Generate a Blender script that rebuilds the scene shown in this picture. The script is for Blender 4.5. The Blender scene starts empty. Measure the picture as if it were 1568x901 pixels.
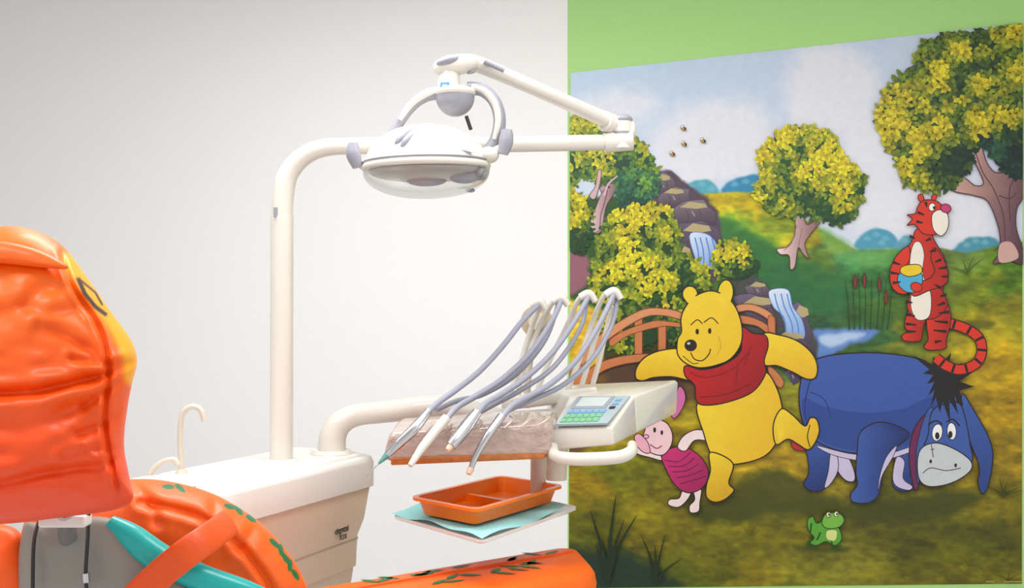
import bpy, bmesh, math, random
import numpy as np
from mathutils import Vector, Matrix, geometry
random.seed(7)
# ---------------------------------------------------------------- survey frame
F=1600.0; CX=784.0; HY=480.0; CZ=1.32; TH=math.radians(12.5); D=4.69
ct,st=math.cos(TH),math.sin(TH)
RV=Vector((ct,st,0)); FV=Vector((-st,ct,0)); UV=Vector((0,0,1))
def Pn(px,py,d):
    px=np.asarray(px,float);py=np.asarray(py,float);d=np.asarray(d,float)+0*px
    x=(px-CX)/F*d
    return np.stack([x*ct-d*st, x*st+d*ct-D, CZ-(py-HY)/F*d],-1)
def P(px,py,d): return Vector(Pn(px,py,d).tolist())
def G(px,py,z): return P(px,py,(CZ-z)*F/(py-HY))
def Wn(px,py):
    px=np.asarray(px,float);u=(px-CX)/F
    return Pn(px,py,D/(u*st+ct))
def lin(c):
    c=np.asarray(c,float)
    if c.max()>1.001: c=c/255.0
    return np.where(c<=0.04045,c/12.92,((c+0.055)/1.055)**2.4)
sc=bpy.context.scene
sc.view_settings.view_transform='Standard'
try: sc.view_settings.look='None'
except Exception: pass
# ---------------------------------------------------------------- materials
def mat(name,col,rough=.5,metal=0,coat=0,bump=0,bscale=40,trans=0,alpha=1,sss=0,var=0,vcol=False,ior=1.45,stretch=None):
    m=bpy.data.materials.new(name); m.use_nodes=True
    nt=m.node_tree; b=nt.nodes['Principled BSDF']
    c=lin(col)
    b.inputs['Base Color'].default_value=(*c,1)
    b.inputs['Roughness'].default_value=rough
    b.inputs['Metallic'].default_value=metal
    b.inputs['Coat Weight'].default_value=coat
    b.inputs['Transmission Weight'].default_value=trans
    b.inputs['Alpha'].default_value=alpha
    b.inputs['IOR'].default_value=ior
    tc=nt.nodes.new('ShaderNodeTexCoord')
    src=tc.outputs['Object']
    if stretch:
        mp=nt.nodes.new('ShaderNodeMapping'); mp.inputs['Scale'].default_value=stretch
        nt.links.new(src,mp.inputs['Vector']); src=mp.outputs['Vector']
    n=nt.nodes.new('ShaderNodeTexNoise'); n.inputs['Scale'].default_value=bscale; n.inputs['Detail'].default_value=4
    nt.links.new(src,n.inputs['Vector'])
    base=None
    if vcol:
        a=nt.nodes.new('ShaderNodeVertexColor'); a.layer_name='Col'; base=a.outputs['Color']
    mx=nt.nodes.new('ShaderNodeMix'); mx.data_type='RGBA'; mx.blend_type='MULTIPLY'
    mx.inputs[0].default_value=1
    rp=nt.nodes.new('ShaderNodeMapRange'); rp.inputs['To Min'].default_value=1-max(var,.01); rp.inputs['To Max'].default_value=1+var*0.6
    nt.links.new(n.outputs['Fac'],rp.inputs['Value'])
    if base: nt.links.new(base,mx.inputs[6])
    else: mx.inputs[6].default_value=(*c,1)
    nt.links.new(rp.outputs['Result'],mx.inputs[7])
    nt.links.new(mx.outputs[2],b.inputs['Base Color'])
    if bump:
        bp=nt.nodes.new('ShaderNodeBump'); bp.inputs['Strength'].default_value=bump; bp.inputs['Distance'].default_value=.01
        nt.links.new(n.outputs['Fac'],bp.inputs['Height']); nt.links.new(bp.outputs['Normal'],b.inputs['Normal'])
    return m
M_wall=mat('white_wall_paint',(243,242,242),.75,bump=.05,bscale=60,var=.02)
M_green=mat('green_wall_paint',(170,218,134),.55,bump=.04,bscale=60,var=.04)
M_ceil=mat('ceiling_paint',(240,240,240),.8)
M_floor=mat('floor_vinyl',(208,208,208),.35,bscale=6,var=.08)
M_white=mat('white_enamel',(226,221,211),.28,coat=.4)
M_cream=mat('cream_enamel',(218,206,190),.3,coat=.3)
M_cab=mat('cabinet_shell',(232,228,223),.3,coat=.3)
M_cabf=mat('cabinet_face_shaded',(230,206,184),.35,coat=.2)  # side face of the cabinet, its warm shading put into the colour
M_grey=mat('grey_plastic',(152,152,164),.4,coat=.2)
M_dgrey=mat('dark_plastic',(40,38,40),.4)
M_lgrey=mat('light_grey_hose',(158,160,176),.45)
M_chrome=mat('chrome',(200,200,205),.15,metal=1)
M_refl=mat('reflector',(186,182,178),.3,metal=.3)
M_tray=mat('orange_plastic',(255,120,4),.35,coat=.25)
M_nap=mat('turquoise_napkin',(160,228,230),.8,bump=.2,bscale=30)
M_film=mat('plastic_film',(196,172,162),.14,coat=1,bump=1.0,bscale=34,var=.35,stretch=(1,1,1.6))
M_card=mat('brown_strip',(200,124,64),.4,bscale=50,var=.5)
M_blue=mat('badge_blue',(90,150,190),.4)
M_panel=mat('panel_grey',(168,182,190),.35)
M_lcd=mat('lcd',(200,210,210),.2,coat=.5)
M_btng=mat('button_green',(120,190,140),.4)
M_btnb=mat('button_blue',(120,170,206),.4)
M_beige=mat('beige_plastic',(196,178,150),.4)
M_teal=mat('teal_vinyl',(16,176,172),.35,coat=.2)
M_leaf=mat('green_print',(20,104,52),.45)
M_strap=mat('strap_vinyl',(232,84,14),.5,coat=.05,bump=.2,bscale=30)
M_vinyl=mat('inflated_vinyl',(250,100,10),.5,coat=.06,bump=.10,bscale=10,vcol=True,var=.05)
M_pad=mat('orange_vinyl',(250,104,6),.5,coat=.06,bump=.3,bscale=9,var=.08)
M_mural=mat('mural_print',(255,255,255),.45,bscale=30,vcol=True,var=.10)
M_tipg=mat('tip_green',(90,150,140),.4)
M_tipo=mat('tip_pale',(226,190,166),.4)
# glass: transparent/glossy mix
M_glass=bpy.data.materials.new('lamp_shield'); M_glass.use_nodes=True
nt=M_glass.node_tree; nt.nodes.clear()
o=nt.nodes.new('ShaderNodeOutputMaterial'); t=nt.nodes.new('ShaderNodeBsdfTransparent'); t.inputs[0].default_value=(.95,.95,.94,1)
g=nt.nodes.new('ShaderNodeBsdfGlossy'); g.inputs['Roughness'].default_value=.08
fr=nt.nodes.new('ShaderNodeLayerWeight'); fr.inputs[0].default_value=.25
mxs=nt.nodes.new('ShaderNodeMixShader')
nt.links.new(fr.outputs['Facing'],mxs.inputs[0]); nt.links.new(t.outputs[0],mxs.inputs[1]); nt.links.new(g.outputs[0],mxs.inputs[2]); nt.links.new(mxs.outputs[0],o.inputs[0])
# ---------------------------------------------------------------- mesh helpers
def empty(name,loc):
    e=bpy.data.objects.new(name,None); e.empty_display_size=.1; e.location=loc
    sc.collection.objects.link(e); return e
def mk(name,verts,faces,m,parent=None,smooth=True,cols=None):
    me=bpy.data.meshes.new(name); me.from_pydata([tuple(v) for v in verts],[],faces); me.update()
    if cols is not None:
        a=me.color_attributes.new('Col','FLOAT_COLOR','POINT')
        c=np.ones((len(verts),4)); c[:,:3]=lin(np.asarray(cols)/255.0)
        a.data.foreach_set('color',c.ravel())
    ob=bpy.data.objects.new(name,me); sc.collection.objects.link(ob)
    if m: me.materials.append(m)
    bm=bmesh.new(); bm.from_mesh(me)
    if cols is None: bmesh.ops.recalc_face_normals(bm,faces=bm.faces)
    bm.to_mesh(me); bm.free()
    for p in me.polygons: p.use_smooth=smooth
    if parent:
        ob.parent=parent; ob.matrix_parent_inverse=Matrix.Translation(-parent.location)
    return ob
def autosm(ob,ang=40):
    me=ob.data
    bm=bmesh.new(); bm.from_mesh(me)
    for e in bm.edges:
        if len(e.link_faces)==2 and e.calc_face_angle(0)>math.radians(ang): e.smooth=False
    bm.to_mesh(me); bm.free()
def catmull(pts,n=8,closed=False):
    pts=np.asarray([list(p) for p in pts],float); N=len(pts)
    out=[]
    segs=N if closed else N-1
    for i in range(segs):
        if closed: p0,p1,p2,p3=pts[i-1],pts[i],pts[(i+1)%N],pts[(i+2)%N]
        else: p0,p1,p2,p3=pts[max(i-1,0)],pts[i],pts[i+1],pts[min(i+2,N-1)]
        for k in range(n):
            t=k/n
            out.append(.5*((2*p1)+(-p0+p2)*t+(2*p0-5*p1+4*p2-p3)*t*t+(-p0+3*p1-3*p2+p3)*t**3))
    if not closed: out.append(pts[-1])
    return np.array(out)
def resample(o,n):
    q=np.vstack([o,o[:1]]); L=np.r_[0,np.cumsum(np.hypot(*np.diff(q,axis=0).T))]
    t=np.linspace(0,L[-1],n,endpoint=False)
    return np.stack([np.interp(t,L,q[:,0]),np.interp(t,L,q[:,1])],-1)
def tube(name,pts,r,m,parent,n=16,s=8,flat=1.0,flatdir=None):
    pts=[Vector(p) for p in pts]
    rr=[r]*len(pts) if not hasattr(r,'__len__') else list(r)
    q=catmull([(*p,w) for p,w in zip(pts,rr)],s) if s>1 else np.array([(*p,w) for p,w in zip(pts,rr)])
    verts=[];faces=[];up=None;prev=None
    for i in range(len(q)):
        p=Vector(q[i][:3]); a=Vector(q[max(i-1,0)][:3]); b=Vector(q[min(i+1,len(q)-1)][:3])
        t=(b-a).normalized()
        if up is None or flatdir is not None:
            h=flatdir if flatdir is not None else (Vector((0,0,1)) if abs(t.z)<.9 else Vector((1,0,0)))
            up=(h-t*h.dot(t)).normalized()
        else: up=(up-t*up.dot(t)).normalized()
        sd=t.cross(up)
        for k in range(n):
            an=2*math.pi*k/n
            verts.append(p+(up*math.cos(an)*flat+sd*math.sin(an))*q[i][3])
    for i in range(len(q)-1):
        for k in range(n):
            faces.append((i*n+k,i*n+(k+1)%n,(i+1)*n+(k+1)%n,(i+1)*n+k))
    faces.append(tuple(range(n))[::-1]); faces.append(tuple((len(q)-1)*n+k for k in range(n)))
    ob=mk(name,verts,faces,m,parent); autosm(ob,50); return ob
def ell(name,c,rad,m,parent,axes=(RV,FV,UV),lo=-1,hi=1,nu=40,nv=20,pw=2.0):
    c=Vector(c);verts=[];faces=[]
    X,Y,Z=axes
    a0=math.asin(lo);a1=math.asin(hi)
    def sp(v): return math.copysign(abs(v)**(2/pw),v)
    for i in range(nv+1):
        a=a0+(a1-a0)*i/nv
        for k in range(nu):
            an=2*math.pi*k/nu
            verts.append(c+X*rad[0]*sp(math.cos(a))*sp(math.cos(an))+Y*rad[1]*sp(math.cos(a))*sp(math.sin(an))+Z*rad[2]*sp(math.sin(a)))
    for i in range(nv):
        for k in range(nu): faces.append((i*nu+k,i*nu+(k+1)%nu,(i+1)*nu+(k+1)%nu,(i+1)*nu+k))
    faces.append(tuple(range(nu))[::-1]); faces.append(tuple(nv*nu+k for k in range(nu)))
    ob=mk(name,verts,faces,m,parent); autosm(ob,60); return ob
def hull(name,pts,m,parent,bev=.01,seg=3):
    bm=bmesh.new()
    for p in pts: bm.verts.new(p)
    r=bmesh.ops.convex_hull(bm,input=bm.verts[:])
    bmesh.ops.dissolve_limit(bm,angle_limit=math.radians(3),verts=bm.verts[:],edges=bm.edges[:])
    if bev: bmesh.ops.bevel(bm,geom=bm.edges[:],offset=bev,segments=seg,affect='EDGES',profile=.5,clamp_overlap=True)
    bmesh.ops.recalc_face_normals(bm,faces=bm.faces)
    me=bpy.data.meshes.new(name); bm.to_mesh(me); bm.free()
    ob=bpy.data.objects.new(name,me); sc.collection.objects.link(ob); me.materials.append(m)
    for p in me.polygons: p.use_smooth=True
    autosm(ob,35)
    if parent: ob.parent=parent; ob.matrix_parent_inverse=Matrix.Translation(-parent.location)
    return ob
def box(name,c,s,m,parent,bev=.005,axes=(RV,FV,UV)):
    c=Vector(c); X,Y,Z=axes
    return hull(name,[c+X*s[0]/2*i+Y*s[1]/2*j+Z*s[2]/2*k for i in(-1,1) for j in(-1,1) for k in(-1,1)],m,parent,bev)
def wbox(name,lo,hi,m,parent=None):
    v=[(x,y,z) for x in(lo[0],hi[0]) for y in(lo[1],hi[1]) for z in(lo[2],hi[2])]
    f=[(0,1,3,2),(4,6,7,5),(0,4,5,1),(2,3,7,6),(0,2,6,4),(1,5,7,3)]
    return mk(name,v,f,m,parent,smooth=False)
def loft_rr(name,O,e1,e2,rings,r,m,parent,nc=8,cap0=True,cap1=True,sm=45):
    """rounded-parallelogram rings: (inset,z)"""
    O=Vector((O[0],O[1],0)); e1=Vector((e1[0],e1[1],0)); e2=Vector((e2[0],e2[1],0))
    L1,L2=e1.length,e2.length; u=e1.normalized(); v=e2.normalized()
    verts=[];faces=[];cnt=None
    for ins,z in rings:
        rr=max(r-ins*.5,.004); ring=[]
        x0,x1,y0,y1=ins,L1-ins,ins,L2-ins
        for cx,cy,a0 in((x1-rr,y1-rr,0),(x0+rr,y1-rr,90),(x0+rr,y0+rr,180),(x1-rr,y0+rr,270)):
            for k in range(nc+1):
                a=math.radians(a0+90*k/nc); ring.append((cx+rr*math.cos(a),cy+rr*math.sin(a)))
        cnt=len(ring)
        for a,b in ring: verts.append(O+u*a+v*b+Vector((0,0,z)))
    for i in range(len(rings)-1):
        for k in range(cnt): faces.append((i*cnt+k,i*cnt+(k+1)%cnt,(i+1)*cnt+(k+1)%cnt,(i+1)*cnt+k))
    if cap0: faces.append(tuple(range(cnt))[::-1])
    if cap1: faces.append(tuple((len(rings)-1)*cnt+k for k in range(cnt)))
    ob=mk(name,verts,faces,m,parent); autosm(ob,sm); return ob
def vnoise(x,y,seed=0,octv=3):
    x=np.asarray(x,float);y=np.asarray(y,float);o=np.zeros_like(x);amp=1;tot=0
    for k in range(octv):
        rg=np.random.default_rng(seed+k*17); T=rg.random((256,256))
        xi=np.floor(x).astype(int);yi=np.floor(y).astype(int);fx=x-xi;fy=y-yi
        fx=fx*fx*(3-2*fx);fy=fy*fy*(3-2*fy)
        a=T[xi%256,yi%256];b=T[(xi+1)%256,yi%256];c=T[xi%256,(yi+1)%256];d=T[(xi+1)%256,(yi+1)%256]
        o+=amp*((a*(1-fx)+b*fx)*(1-fy)+(c*(1-fx)+d*fx)*fy);tot+=amp;amp*=.5;x=x*2.03;y=y*2.03
    return o/tot
def pdist(px,py,poly,closed=False):
    poly=np.asarray(poly,float); best=np.full(np.shape(px),1e9)
    n=len(poly)
    for i in range(n if closed else n-1):
        a=poly[i];b=poly[(i+1)%n];ab=b-a;L=max((ab**2).sum(),1e-9)
        t=np.clip(((px-a[0])*ab[0]+(py-a[1])*ab[1])/L,0,1)
        best=np.minimum(best,np.hypot(px-a[0]-t*ab[0],py-a[1]-t*ab[1]))
    return best
def inside(px,py,poly):
    poly=np.asarray(poly,float);r=np.zeros(np.shape(px),bool);n=len(poly)
    for i in range(n):
        x1,y1=poly[i];x2,y2=poly[(i+1)%n]
        if y1==y2: continue
        c=((y1>py)!=(y2>py))&(px<(x2-x1)*(py-y1)/(y2-y1)+x1)
        r^=c
    return r
def pillow(name,outl,d0,thick,m,parent,grooves=(),a=0,b=0,colfn=None,back=.7,nseg=200,rings=48,cen=None,pw=2.2,wr=.004):
    o=resample(catmull(outl,12,True),nseg)
    c=np.array(cen) if cen is not None else o.mean(0)
    vs=[];cols=[]
    gv=[(catmull(pl,6),w,dp) for pl,w,dp in grooves]
    def layer(s,sgn):
        q=c+(o-c)*s
        off=thick*(1-s**pw)**(1/pw)
        off=np.full(len(q),off)
        if sgn>0:
            for pl,w,dp in gv:
                dd=pdist(q[:,0],q[:,1],pl)
                g_=dp*np.exp(-(dd/w)**2)-dp*.45*np.exp(-((dd-2.4*w)/(1.4*w))**2)
                off-=g_*min(1,(1-s)*6+.25)
            off+=wr*(vnoise(q[:,0]/60,q[:,1]/30,3,2)-.5)*2*min(1,(1-s)*6)
        else: off=-off*back
        dd=d0+a*(q[:,0]-c[0])+b*(q[:,1]-c[1])-off
        return q,Pn(q[:,0],q[:,1],dd)
    S=[math.cos(k/rings*math.pi/2) for k in range(rings)]
    faces=[];tot=0
    seq=[(s,-1) for s in S[::-1]][:-1]+[(s,1) for s in S]
    Q=[]
    for s,g in seq:
        q,v=layer(s,g); vs.append(v); Q.append(q)
    V=np.concatenate(vs); Q=np.concatenate(Q)
    nr=len(seq)
    for i in range(nr-1):
        for k in range(nseg): faces.append((i*nseg+k,i*nseg+(k+1)%nseg,(i+1)*nseg+(k+1)%nseg,(i+1)*nseg+k))
    faces.append(tuple(range(nseg))[::-1]); faces.append(tuple((nr-1)*nseg+k for k in range(nseg)))
    cols=colfn(Q[:,0],Q[:,1]) if colfn else np.tile([250.,100,10],(len(Q),1))
    ob=mk(name,V,faces,m,parent,cols=cols)
    bm=bmesh.new();bm.from_mesh(ob.data);bmesh.ops.recalc_face_normals(bm,faces=bm.faces);bm.to_mesh(ob.data);bm.free()
    return ob
# ---------------------------------------------------------------- room
XL,XR,YB,H=-5.0,1.75,-7.2,3.05
xc=Wn(869,500)[0]
wbox('wall_back_white',(XL,0,0),(xc,.15,H),M_wall)
wbox('wall_back_green',(xc,0,0),(XR,.15,H),M_green)
wbox('wall_right',(XR,YB,0),(XR+.15,.15,H),M_wall)
wbox('wall_left',(XL-.15,YB,0),(XL,.15,H),M_wall)
wbox('floor',(XL-.15,YB,-.1),(XR+.15,.15,0),M_floor)
wbox('ceiling',(XL-.15,YB,H),(XR+.15,.15,H+.1),M_ceil)
# ---------------------------------------------------------------- mural
mv=[];mf=[];mc=[]
LAY=[.002]
def clampq(q):
    q=np.array(q,float)
    q[:,0]=np.clip(q[:,0],872.8,1565.2)
    top=112-76*(q[:,0]-874)/692+.5
    q[:,1]=np.clip(q[:,1],top,901-7*(q[:,0]-871)/694-.5)
    return q
NX,NY=330,410
s,tt=np.meshgrid(np.linspace(0,1,NX),np.linspace(0,1,NY))
gx=(874-3*tt)*(1-s)+(1566-1.5*tt)*s
gy=(112-76*s)*(1-tt)+(901-7*s)*tt
gx=gx.ravel();gy=gy.ravel()
img=np.zeros((len(gx),3))
def over(m,c):
    global img
    c=np.asarray(c,float); m=m[:,None]; img=img*(1-m)+c*m
def spoly(pts,w=2,smooth=True,warp=0,sd=0):
    q=catmull(pts,5,True) if smooth else np.asarray(pts,float)
    X=gx;Y=gy
    if warp:
        X=gx+(vnoise(gx/20,gy/20,sd)-.5)*warp*2;Y=gy+(vnoise(gx/20,gy/20,sd+50)-.5)*warp*2
    b=(X>q[:,0].min()-3*w)&(X<q[:,0].max()+3*w)&(Y>q[:,1].min()-3*w)&(Y<q[:,1].max()+3*w)
    m=np.zeros(len(gx))
    if b.any():
        dd=pdist(X[b],Y[b],q,True)*np.where(inside(X[b],Y[b],q),1,-1)
        m[b]=np.clip(dd/(2*w)+.5,0,1)
    return m
# sky
t1=np.clip((gx-870)/700,0,1);t2=np.clip((gy-40)/300,0,1)
img=(np.array([190,216,242])*(1-t1)[:,None]+np.array([206,214,238])*t1[:,None])
over(t2*.6,(230,234,246))
for cl in ([(1215,85),(1250,72),(1300,78),(1335,100),(1345,140),(1330,190),(1270,215),(1215,200),(1205,150)],
           [(1000,200),(1060,160),(1130,150),(1180,190),(1170,260),(1080,285),(1000,260)],
           [(1290,210),(1350,190),(1400,260),(1500,280),(1500,370),(1320,350),(1270,290)],
           [(880,150),(960,135),(1010,160),(960,190),(880,190)]):
    over(spoly(cl,16,warp=14,sd=5)*.8,(240,239,248))
over(spoly([(1045,300),(1050,284),(1075,276),(1095,282),(1102,297),(1090,303)],2,warp=3),(86,170,190))
over(spoly([(1108,297),(1112,282),(1135,272),(1160,268),(1168,298)],2,warp=3),(50,140,184))
over(spoly([(1312,380),(1318,362),(1340,350),(1365,358),(1375,382)],2,warp=4),(80,160,190))
over(spoly([(1372,382),(1378,366),(1395,362),(1405,380)],2,warp=3),(100,170,190))
over(spoly([(1460,388),(1475,370),(1500,362),(1525,365),(1530,390)],2,warp=4),(76,150,172))
for i,(bx,by) in enumerate([(1060,288),(1075,283),(1090,290),(1125,283),(1142,279),(1155,284),(1328,366),(1342,360),(1356,366),(1350,373),(1386,370),(1480,376),(1494,370),(1508,372)]):
    over(spoly([(bx-6,by),(bx,by-5),(bx+6,by),(bx,by+3)],2)*.6,(130,196,214))
# ground from colour anchors
anch=[(890,470,240,196,50),(930,520,226,180,40),(1100,315,230,205,25),(1145,320,222,196,20),(1190,350,150,170,30),(1120,350,90,140,40),(1230,372,200,186,30),(1285,372,206,190,40),
(1200,430,54,120,60),(1250,455,40,105,60),(1150,385,60,128,46),(1300,400,70,150,100),(1250,408,110,156,50),(1330,420,60,130,60),(1390,400,96,150,60),(1450,395,120,150,60),(1540,420,84,130,16),
(1500,440,130,150,20),(1540,470,150,146,16),(1500,500,176,160,20),(1540,560,196,160,14),(1520,620,190,152,10),(1380,520,120,130,30),(1300,540,70,110,40),(1250,530,40,86,56),(1340,500,50,100,50),
(900,600,176,160,20),(950,640,190,160,24),(950,720,126,126,12),(890,740,160,134,10),(920,800,104,104,10),(1000,800,136,124,12),(1100,850,120,116,12),(1060,890,92,98,12),(1150,890,150,134,18),(1200,830,120,112,12),(1300,880,150,146,34),
(1230,870,130,126,26),(1400,860,104,102,10),(1400,800,86,84,6),(1530,690,170,140,10),(1540,780,124,112,8),(1500,830,92,92,8),(1530,880,132,124,18),(1450,880,120,112,14),(1180,700,200,164,20),(1200,650,160,150,26),(880,870,80,92,20),(1380,890,140,132,22)]
A=np.array(anch,float)
nz=(vnoise(gx/70,gy/28,11)-.5)
wx=gx+(vnoise(gx/30,gy/20,21)-.5)*70; wy=gy+(vnoise(gx/30,gy/20,31)-.5)*50
dd2=((wx[:,None]-A[:,0])**2+((wy[:,None]-A[:,1])*1.5)**2)+60
w=dd2**-2.2
gcol=(w@A[:,2:])/w.sum(1)[:,None]
st_=np.abs(vnoise((gx+gy*.5)/26,(gy-gx*.12)/7,61,2)-.5)
gcol*= (.95+nz*.6+(vnoise(gx/12,gy/6,41)-.5)*.45)[:,None]
gcol+= (np.clip(.10-st_,0,1)*9*26)[:,None]*np.array([1,.8,.05])*np.clip(vnoise(gx/50,gy/30,71)*3-1.2,0,1)[:,None]
gm=spoly([(860,330),(1000,300),(1060,298),(1130,294),(1165,296),(1200,317),(1250,347),(1310,383),(1380,382),(1440,380),(1480,388),(1530,376),(1580,368),(1580,920),(860,920)],1.5,smooth=False)
img=img*(1-gm)[:,None]+np.clip(gcol,0,255)*gm[:,None]
over(spoly([(1255,348),(1300,372),(1330,382),(1400,384),(1440,392),(1330,410),(1270,385)],5,warp=5)*.7,(110,176,90))
over(spoly([(1080,330),(1130,345),(1200,385),(1290,430),(1290,480),(1200,460),(1140,420),(1090,380)],8,warp=8)*.7,(40,108,58))
over(spoly([(1310,470),(1400,455),(1470,465),(1420,485),(1350,495)],5,warp=5)*.5,(70,110,30))
over(spoly([(1215,530),(1240,508),(1290,502),(1345,505),(1335,518),(1300,528),(1270,545),(1230,550)],3,warp=4),(100,140,210))
over(spoly([(1255,515),(1290,508),(1325,510),(1300,522),(1265,530)],3,warp=4)*.8,(206,224,246))
# printed shading under the cartoon figures (part of the picture on the wallpaper)
over(spoly([(1050,760),(1090,770),(1140,735),(1190,715),(1240,745),(1300,770),(1380,765),(1460,750),(1505,762),(1470,785),(1380,795),(1280,798),(1200,790),(1130,800),(1070,798)],7,warp=8)*.85,(62,68,8))
over(spoly([(1430,500),(1475,490),(1520,492),(1515,503),(1450,508)],3,warp=3)*.8,(90,90,10))
over(spoly([(1215,835),(1260,838),(1300,838),(1290,846),(1230,846)],3)*.8,(70,80,10))
over(spoly([(1110,735),(1160,720),(1200,725),(1185,738),(1130,750)],5,warp=4)*.5,(80,82,8))
over(spoly([(860,330),(930,300),(1040,330),(1075,400),(1090,450),(1000,475),(900,470),(860,440)],5,warp=5),(40,84,28))
over(spoly([(860,385),(885,380),(905,400),(903,430),(880,450),(860,452)],3,warp=3),(150,96,110))
over(spoly([(925,500),(985,485),(1045,495),(1045,600),(990,620),(930,590)],6,warp=6),(64,64,20))
over(spoly([(860,600),(930,560),(1000,548),(1050,570),(1060,610),(960,640),(870,700)],6,warp=6)*.75,(92,60,50))
over(spoly([(860,905),(862,850),(930,840),(1010,870),(1030,905)],10,warp=10)*.9,(24,50,40))
# rugged cliff base behind the waterfalls
over(spoly([(1000,270),(1030,262),(1055,285),(1098,320),(1108,372),(1100,430),(1040,432),(1030,370),(1005,320)],2,warp=6),(84,68,84))
over(spoly([(1100,380),(1160,428),(1210,462),(1245,510),(1250,548),(1185,545),(1125,480),(1120,440)],2,warp=6),(70,74,70))
W3=Wn(gx,gy); W3[:,1]=-LAY[0]
mv.extend(W3.tolist()); mc.extend(np.clip(img,0,255).tolist())
for j in range(NY-1):
    for i in range(NX-1):
        q=j*NX+i; mf.append((q,q+NX,q+NX+1,q+1))
def addpoly(q,col,extra=0,grad=None):
    q=clampq(q)
    base=len(mv)
    w=Wn(q[:,0],q[:,1]); w[:,1]=-(LAY[0]+extra)
    tr=geometry.tessellate_polygon([[Vector((p[0],p[1],0)) for p in q]])
    mv.extend(w.tolist())
    if grad is None: mc.extend([list(col)]*len(q))
    else:
        (x0,y0),(x1,y1),c2=grad
        t=((q[:,0]-x0)*(x1-x0)+(q[:,1]-y0)*(y1-y0))/((x1-x0)**2+(y1-y0)**2)
        t=np.clip(t,-.2,1.2)[:,None]
        mc.extend(np.clip(np.array(col)*(1-t)+np.array(c2)*t,0,255).tolist())
    mf.extend([tuple(base+k for k in r) for r in tr])
def ribbon(q,w0,w1,col,closed=False,extra=0):
    q=np.asarray(q);n=len(q);base=len(mv);pts=[]
    for i in range(n):
        if closed: a=q[i-1];b=q[(i+1)%n]
        else: a=q[max(i-1,0)];b=q[min(i+1,n-1)]
        t=b-a;L=np.hypot(*t)+1e-9;nn=np.array([-t[1],t[0]])/L
        w=w0+(w1-w0)*i/max(n-1,1)
        pts.append(q[i]+nn*w/2);pts.append(q[i]-nn*w/2)
    pts=clampq(pts);ww=Wn(pts[:,0],pts[:,1]);ww[:,1]=-(LAY[0]+extra)
    mv.extend(ww.tolist());mc.extend([list(col)]*len(pts))
    for i in range(n if closed else n-1):
        j=(i+1)%n; mf.append((base+2*i,base+2*i+1,base+2*j+1,base+2*j))
K=(36,26,20)
def S(pts,col,ow=1.7,oc=K,grad=None,smooth=True):
    LAY[0]+=3e-5
    q=catmull(pts,6,True) if smooth else np.asarray(pts,float)
    addpoly(q,col,grad=grad)
    if ow: LAY[0]+=3e-5; ribbon(q,ow,ow,oc,True)
def E(cx,cy,rx,ry,col,ow=1.3,rot=0,oc=K,grad=None):
    r=math.radians(rot)
    S([(cx+rx*math.cos(a)*math.cos(r)-ry*math.sin(a)*math.sin(r),cy+rx*math.cos(a)*math.sin(r)+ry*math.sin(a)*math.cos(r)) for a in np.linspace(0,2*math.pi,12,endpoint=False)],col,ow,oc,grad)
def Ln(pts,w=1.7,col=K,w1=None):
    LAY[0]+=3e-5; ribbon(catmull(pts,6),w,w if w1 is None else w1,col)
def foliage(poly,n,size,light,mid,dark,base,edge=True,seed=0,bias=0):
    """printed tree crown: dark ground + leaf pairs shaded by clumps"""
    rg=random.Random(seed)
    q=catmull(poly,6,True)
    LAY[0]+=3e-5; addpoly(q,base)
    x0,x1,y0,y1=q[:,0].min(),q[:,0].max(),q[:,1].min(),q[:,1].max()
    pts=[]
    if edge:
        for p in q[::1]:
            pts.append((p[0]+rg.uniform(-3,3),p[1]+rg.uniform(-3,3)))
    n=max(n,len(pts)+5)
    while len(pts)<n:
        m=min(400,n*2)
        X=np.array([rg.uniform(x0,x1) for _ in range(m)]);Y=np.array([rg.uniform(y0,y1) for _ in range(m)])
        I=inside(X,Y,q)
        pts+=[(a,b) for a,b,i in zip(X,Y,I) if i]
    pts=pts[:n]
    cl=vnoise([p[0]/30 for p in pts],[p[1]/26 for p in pts],seed+5,2)
    order=list(range(len(pts)))
    LAY[0]+=3e-5
    key=[]
    for i,(x,y) in enumerate(pts):
        t=.50*(y-y0)/(y1-y0)+.36*(x-x0)/(x1-x0)+(cl[i]-.5)*1.9+rg.uniform(-.28,.28)+bias+.10
        key.append(t)
    order.sort(key=lambda i:-key[i])
    for jj,i in enumerate(order):
        x,y=pts[i];t=key[i]
        if x<872 or x>1566: continue
        if y< 112-76*(x-874)/692: continue
        t=min(max(t,0),1)
        c=np.array(light)*(1-2*t)+np.array(mid)*2*t if t<.5 else np.array(mid)*(2-2*t)+np.array(dark)*(2*t-1)
        c=c*rg.uniform(.84,1.12)
        an0=rg.uniform(0,6.28)
        nl=1 if t>.75 else 2
        for z_ in range(nl):
            an=an0+z_*rg.uniform(1.2,2.2);a=size*rg.uniform(.75,1.3);b=a*rg.uniform(.38,.55)
            dx,dy=math.cos(an)*a*.6,math.sin(an)*a*.6
            k=6
            L=np.array([(x+dx+a*math.cos(u)*math.cos(an)-b*math.sin(u)*math.sin(an),y+dy+a*math.cos(u)*math.sin(an)+b*math.sin(u)*math.cos(an)) for u in [2*math.pi*z/k for z in range(k)]])
            L=clampq(L)
            base_=len(mv);w=Wn(L[:,0],L[:,1]);w[:,1]=-(LAY[0]+(jj+z_*.5)/len(order)*8e-4)
            cc=np.array([c*(1.12 if z in(0,1,5) else .84) for z in range(k)])
            mv.extend(w.tolist());mc.extend(np.clip(cc,0,255).tolist());mf.append(tuple(base_+z for z in range(k))[::-1])
    LAY[0]+=8.5e-4
YL=(216,198,26);MD=(112,138,24);DK=(22,70,32);BS=(24,60,22)
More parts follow.
